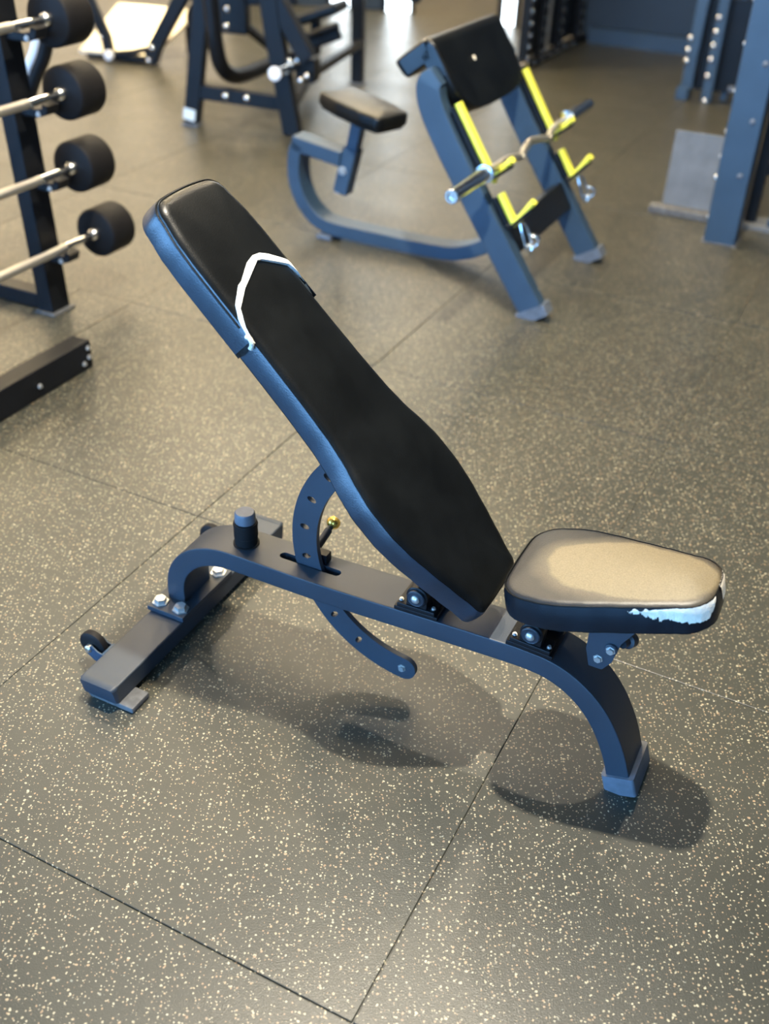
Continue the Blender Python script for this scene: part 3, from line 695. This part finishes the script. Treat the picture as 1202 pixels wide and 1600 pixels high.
# ------------------------------------------------------------------ plate-loaded machine, top centre
AF = frame(76, -1.17, 5.97)
ma = thing('plate_loaded_machine', 'dark plate-loaded chest machine with a chrome weight horn, behind the preacher bench', 'machine', AF)
b = MB(); b.sweep([(.0, 0, .012), (.20, 0, 1.20)], rrect(.085, .07, .005), (0, 1, 0)); l0 = b.obj('leg', 'steel_black', ma)
b = MB(); b.box(-.050, .050, -.045, .045, 0, .012, .003); b.obj('foot_cap', 'cap_grey', l0)
b = MB(); b.obox((-.0005, -.0362, .062), (.166, 0, .986), (0, 1, 0), (.986, 0, -.166), .030, .001, .034, 0); b.obj('sticker', 'sticker', l0, 'plain white sticker low on the leg')
b = MB(); b.sweep([(.600, 0, .012), (.500, 0, .55), (.42, 0, 1.20)], rrect(.095, .07, .005), (0, 1, 0)); b.obj('leg', 'steel_black', ma)
b = MB(); b.sweep([(.690, .01, .400), (.30, .01, 1.02)], rrect(.085, .078, .005), (0, 1, 0)); b.obj('diagonal_strut', 'steel_black', ma)
b = MB(); b.sweep([(.02, 0, .185), (.575, 0, .165)], rrect(.075, .055, .004), (0, 1, 0)); cr_ = b.obj('crossbar', 'steel_black', ma)
for x in (.220, .345): part('bolt', BOLT_STUD, cr_, (x, -.028, .178), NEAR)
b = MB(); b.sweep([(.575, .03, .15), (.50, .50, .18), (.42, .90, .13)], rrect(.05, .06, .004), (1, 0, 0)); b.obj('side_tube', 'steel_black', ma)
jp = smooth_path([(.16, -.07, 1.10), (.185, -.07, .62), (.195, -.06, .44), (.20, -.02, .335), (.21, .08, .265), (.22, .26, .235), (.24, .80, .215), (.26, 1.25, .205)], 5)
b = MB(); b.tube(jp, .043, 18, (1, 0, 0)); b.obj('curved_tube', 'steel_black', ma)
# weight horn
b = MB(); b.lathe((.60, -.26, .372), (0, 1, -.06), [(0, .020), (.004, .0245), (.27, .0245)], 20); hn = b.obj('weight_horn', 'chrome', ma, 'chrome weight horn')
b = MB(); b.lathe((.60, -.275, .373), (0, 1, -.06), [(0, .024), (.006, .034), (.018, .034), (.020, .026)], 20); b.obj('end_cap', 'white_paint', hn, 'pale end cap')
b = MB(); b.obox((.66, .08, .335), (1, 0, 0), (0, 1, 0), (0, 0, 1), .055, .055, .060, .01); cl_ = b.obj('horn_mount', 'steel_black', ma)
for dx, dz in ((-.05, .045), (.0, .055), (.05, -.020), (.015, -.045)): part('bolt', BOLT_STUD, cl_, (.63+dx, .004, .335+dz), NEAR)
b = MB(); b.sweep([(.66, .10, .300), (.60, 1.28, .255)], rrect(.045, .045, .004), (1, 0, 0)); b.obj('side_rail', 'steel_black', ma)
b = MB(); b.sweep([(.575, 1.33, .012), (.575, 1.33, .60)], rrect(.075, .075, .005), (0, 1, 0)); rl = b.obj('rear_leg', 'steel_black', ma)
b = MB(); b.box(.525, .625, 1.28, 1.38, 0, .012, .003); b.obj('foot_cap', 'cap_grey', rl)
# seat and lever cluster between the legs
def padbox(c, X, Y, hx, hy, hz, name, lab=None, mat='vinyl_black'):
    X = Vector(X).normalized(); Y = Vector(Y); Y = (Y-X*Y.dot(X)).normalized(); Z = X.cross(Y)
    b = MB(); b.obox(c, X, Y, Z, hx, hy, hz, .018); return b.obj(name, mat, ma, lab)
padbox((.50, .70, .500), (1, 0, .35), (0, 1, 0), .17, .13, .028, 'seat_cushion', 'dark seat cushion')
b = MB(); b.sweep([(.50, .70, .480), (.50, .70, .30), (.24, .80, .225)], rrect(.05, .05, .004), (0, 1, 0)); b.obj('seat_post', 'steel_black', ma)
padbox((.79, 1.30, .575), (1, 0, -.20), (0, 1, 0), .20, .05, .026, 'side_pad')
b = MB(); b.obox((.575, .55, .395), (1, 0, .38), (0, 1, 0), (-.38, 0, 1), .13, .028, .034, .012); b.tube([(.47, .50, .40), (.70, .50, .49)], .020, 12, (0, 1, 0)); b.obj('lever', 'steel_black', ma)
b = MB(); b.lathe((.525, .38, .452), (0, -1, 0), [(0, .012), (.01, .026), (.03, .026), (.034, .018)], 18); b.obj('knob', 'brass', ma, 'small brass adjusting knob')
b = MB(); b.box(-.02, .16, .46, .54, .40, .62, .008); bk = b.obj('weight_block', 'steel_black', ma); part('bolt', BOLT_STUD, bk, (.04, .46, .44), NEAR); part('bolt', BOLT_STUD, bk, (.05, .46, .53), NEAR)
b = MB(); b.sweep([(.14, .50, .44), (.24, .80, .24)], rrect(.04, .04, .004), (0, 1, 0)); b.sweep([(.15, .50, .58), (.46, .50, .60)], rrect(.05, .05, .004), (0, 1, 0)); b.obj('link_arm', 'steel_black', ma)

# ------------------------------------------------------------------ leg machine, top left
BF = frame(76, -2.0, 7.5)
mb_ = thing('leg_press_machine', 'dark leg machine with a bright cream foot platform, top left', 'machine', BF)
b = MB(); b.prism([(-.245, -.02), (-.165, .62), (.455, .62), (.300, -.02)], lambda x, y, h: Vector((x, .03+y*.75, .035+y*.36+h)), 0, .022); b.obj('foot_platform', 'footplate', mb_, 'cream foot platform catching the light')
b = MB(); b.sweep([(-.18, .02, .02), (.30, .02, .02)], rrect(.03, .05, .004), (0, 1, 0)); b.obj('platform_base', 'steel_black', mb_)
for x in (-.10, .38):
    b = MB(); b.sweep([(x, .46, .006), (x, .46, .25)], rrect(.04, .04, .004), (0, 1, 0)); b.obj('platform_leg', 'steel_black', mb_)
b = MB(); b.sweep([(.012, -.03, .045), (.0, -.03, .15), (-.115, -.03, .42), (-.20, -.03, .78)], rrect(.068, .05, .005), (0, 1, 0)); b.obj('lever_arm', 'steel_black', mb_)
b = MB(); b.sweep([(-.165, .02, .30), (-.24, .02, .80)], rrect(.02, .02, .003), (0, 1, 0)); b.obj('blue_rod', 'steel_black', mb_)
b = MB(); b.lathe((.030, -.10, .052), (0, 1, 0), [(0, .012), (.004, .028), (.02, .033), (.04, .028), (.05, .018)], 20); b.obj('end_cap', 'white_paint', mb_, 'pale round end cap')
b = MB(); b.tube([(.04, -.045, .055), (.18, -.045, .075), (.31, -.03, .105)], .020, 14, (0, 1, 0)); b.tube([(.06, .0, .030), (.30, .0, .030)], .026, 14, (0, 1, 0)); b.obj('lower_bar', 'steel_black', mb_)
b = MB(); b.sweep([(.300, 0, .020), (.345, 0, .120), (.62, 0, .52), (.78, 0, .80)], rrect(.085, .08, .005), (0, 1, 0)); st = b.obj('main_strut', 'steel_black', mb_)
part('bolt', BOLT_STUD, st, (.335, -.041, .118), NEAR); part('bolt', BOLT_STUD, st, (.302, -.041, .035), NEAR); part('bolt', BOLT_STUD, st, (-.03, -.056, .155), NEAR)
b = MB(); b.lathe((.66, .10, .285), (0, 1, 0), [(0, .02), (0, .12), (.01, .13), (.05, .13), (.06, .12)], 30); b.obj('weight_plate', 'rubber_black', mb_)
b = MB(); b.sweep([(.66, .13, .285), (.60, .05, .50)], rrect(.05, .05, .004), (0, 1, 0)); b.obj('plate_arm', 'steel_black', mb_)

# ------------------------------------------------------------------ posts and panels, right
QF = frame(65, 1.41, 4.38)
_b = MB(); _b.lathe((0, 0, 0), (0, 0, 1), [(0, .012), (.003, .0115), (.006, .008), (.007, .002)], 16); BOLT_PAINT = _b.mesh('bolt', 'cap_grey')
rp = thing('rack_post', 'thick slate blue steel power rack post with bolt holes, right edge of the picture', 'post', QF)
b = MB(); b.sweep([(.004, .06, .004), (-.010, .06, 2.3)], rrect(.135, .135, .006), (0, 1, 0)); pp_ = b.obj('upright', 'steel_blue', rp)
for z in (.10, .27, .36, .46, .62, .80, .96): part('bolt', BOLT_DOME if z != .27 else BOLT_STUD, pp_, (-.066-.006*z, .03, z), (0, -PI/2, 0))
for z in (.30, .52, .74, .94): part('bolt', BOLT_PAINT, pp_, (.030, -.0085, z), NEAR)
b = MB(); b.box(-.075, .082, -.016, .136, 0, .004, .001); b.obj('base_plate', 'rubber_grey', rp)
# frame tube behind the post, dark
df = thing('equipment_rack', 'dark steel rack side partly hidden behind the thick blue post', 'rack', frame(65, 1.72, 4.72))
b = MB(); b.sweep([(-.06, -.10, .006), (-.06, -.10, 1.6)], rrect(.05, .06, .004), (0, 1, 0)); b.obj('upright', 'steel_black', df)
b = MB(); b.sweep([(-.035, -.10, .26), (.70, -.10, .27)], rrect(.05, .06, .004), (0, 1, 0)); b.obj('crossbar', 'steel_black', df)
b = MB(); b.box(.02, .75, -.16, -.06, .02, .055, .003); b.obj('base_rail', 'steel_blue', df)
b = MB(); b.box(-.10, .80, -.18, -.04, 0, .020, .002); b.obj('base_plate', 'grey_sheet', df)
# grey sheet standing beside the post
gs = thing('grey_panel', 'pale grey sheet-metal panel standing on the floor beside the blue post', 'panel', frame(65, 1.255, 4.80))
b = MB(); b.sweep([(.17, 0, .010), (.17, .015, .365)], rrect(.36, .016, .004), (0, 1, 0)); b.bm.verts.ensure_lookup_table()
b.obj('sheet', 'grey_sheet', gs)
b = MB(); b.sweep([(-.055, -.035, .018), (.24, -.035, .018)], rrect(.036, .07, .006), (0, 1, 0)); b.obj('base_rail', 'rubber_grey', gs)
# second rack further back
SF = frame(65, 1.85, 7.05)
sr = thing('cable_rack', 'twin-post blue cable rack with rows of chrome bolts, behind the thick post', 'rack', SF)
b = MB(); b.sweep([(.0, 0, .075), (-.004, 0, .22), (.010, 0, .9), (.010, 0, 2.2)], rrect(.070, .075, .005), (0, 1, 0)); s1 = b.obj('upright', 'steel_blue', sr)
b = MB(); b.box(-.060, .018, -.05, .06, 0, .080, .006); b.obj('foot_block', 'steel_blue', sr)
b = MB(); b.sweep([(.135, 0, .006), (.122, 0, 2.2)], rrect(.064, .075, .005), (0, 1, 0)); s2 = b.obj('upright', 'steel_blue', sr)
b = MB(); b.sweep([(.225, .10, .006), (.225, .10, 2.2)], rrect(.040, .06, .005), (0, 1, 0)); b.obj('upright', 'steel_blue', sr)
b = MB(); b.box(.03, .30, .05, .09, .06, .60, .003); b.obj('back_plate', 'steel_black', sr)
b = MB(); b.sweep([(.26, -.02, .10), (.50, -.02, .13)], rrect(.03, .03, .004), (0, 1, 0)); b.obj('pedal_bar', 'cap_grey', sr)
for z in (.235, .30, .37): part('bolt', BOLT_STUD, s1, (-.030, -.034, z), NEAR)
for z in (.012, .16, .26, .34, .42, .50): part('bolt', BOLT_STUD, s2, (.120 if z > .1 else .135, -.038, z), NEAR)
# rack of plates / frame at the back, beside the dark partition
LF = frame(64, .86, 7.75)
lr = thing('storage_frame', 'dark bolted storage frame on a low black base beside the blue partition', 'rack', LF)
b = MB(); b.box(-.035, .035, .0, 1.45, 0, .045, .004); b.obj('base_rail', 'steel_black', lr)
for y, w_, z0 in ((-.06, .10, .0), (.22, .085, .03), (.62, .085, .03), (1.10, .085, .03)):
    b = MB(); b.sweep([(-.02, y+.10, max(.045, z0)), (-.02, y+.10, 2.0)], rrect(.07, w_, .005), (0, 1, 0)); u_ = b.obj('upright', 'steel_black', lr)
    for k in range(6): part('bolt', BOLT_STUD, u_, (.016, y+.10-.03, .075+.075*k), (0, PI/2, 0))
for k in range(6): part('bolt', BOLT_STUD, lr, (.036, .10+.17*k, .030), (0, PI/2, 0))
b = MB(); b.box(-.055, -.035, .05, 1.40, .06, 1.9, .003); b.obj('back_sheet', 'steel_black', lr)
b = MB(); b.tube([(-.03, .45, .05), (-.03, .45, 1.9)], .016, 10, (1, 0, 0)); b.tube([(-.03, .52, .05), (-.03, .52, 1.9)], .016, 10, (1, 0, 0)); b.obj('guide_rod', 'zinc', lr)
# low bolted plate left of it
b = MB(); b.box(-.02, .03, -.16, -.02, 0, .07, .004); q_ = b.obj('end_block', 'steel_black', lr)
for y, z in ((-.13, .05), (-.05, .045)): part('bolt', BOLT_STUD, q_, (.031, y, z), (0, PI/2, 0))

# partition wall with plinth behind, and the glowing white columns of the far side
def wallbit(name, p0, p1, z0, z1, th, mat, par=None):
    p0 = Vector((*p0, 0)); p1 = Vector((*p1, 0)); d = (p1-p0); L = d.length; d /= L; nn = Vector((-d.y, d.x, 0))
    b = MB(); b.obox((p0+p1)/2+nn*th/2+Vector((0, 0, (z0+z1)/2)), d, nn, (0, 0, 1), L/2, th/2, (z1-z0)/2, .002)
    return struct(b.obj(name, mat, par))
wallbit('wall_partition', (1.40, 8.94), (5.55, 7.02), 0, CEIL, .12, 'wall_dark')
wallbit('baseboard_partition', (1.46, 8.80), (5.55, 6.90), 0, .115, .09, 'trim_blue')
# slim white columns at the far side, pane glow added to brighten them
for x, y, wd, n_ in ((-.055, 9.85, .21, 5), (.87, 9.40, .10, 6), (-.57, 9.95, .16, 7)):
    t = thing('window_%d' % n_, None, None, (0, x, y), kind='structure')  # white column built as a glowing window
    b = MB(); b.box(-wd/2, wd/2, .01, .05, .0, CEIL, 0); b.obj('pane', 'window_white', t)
    for s in (-1, 1):
        b = MB(); b.box(s*(wd/2+.02)-.02, s*(wd/2+.02)+.02, -.02, .10, 0, CEIL, .003); b.obj('window_frame', 'steel_black', t)  # edge of the white column built as a window
for i, (x0, x1, y) in enumerate(((-.45, -.20, 9.92), (-1.6, -.69, 10.0))):
    b = MB(); b.box(x0, x1, y, y+.08, 0, CEIL, .003); struct(b.obj('wall_panel_%d' % (i+1), 'wall_dark'))
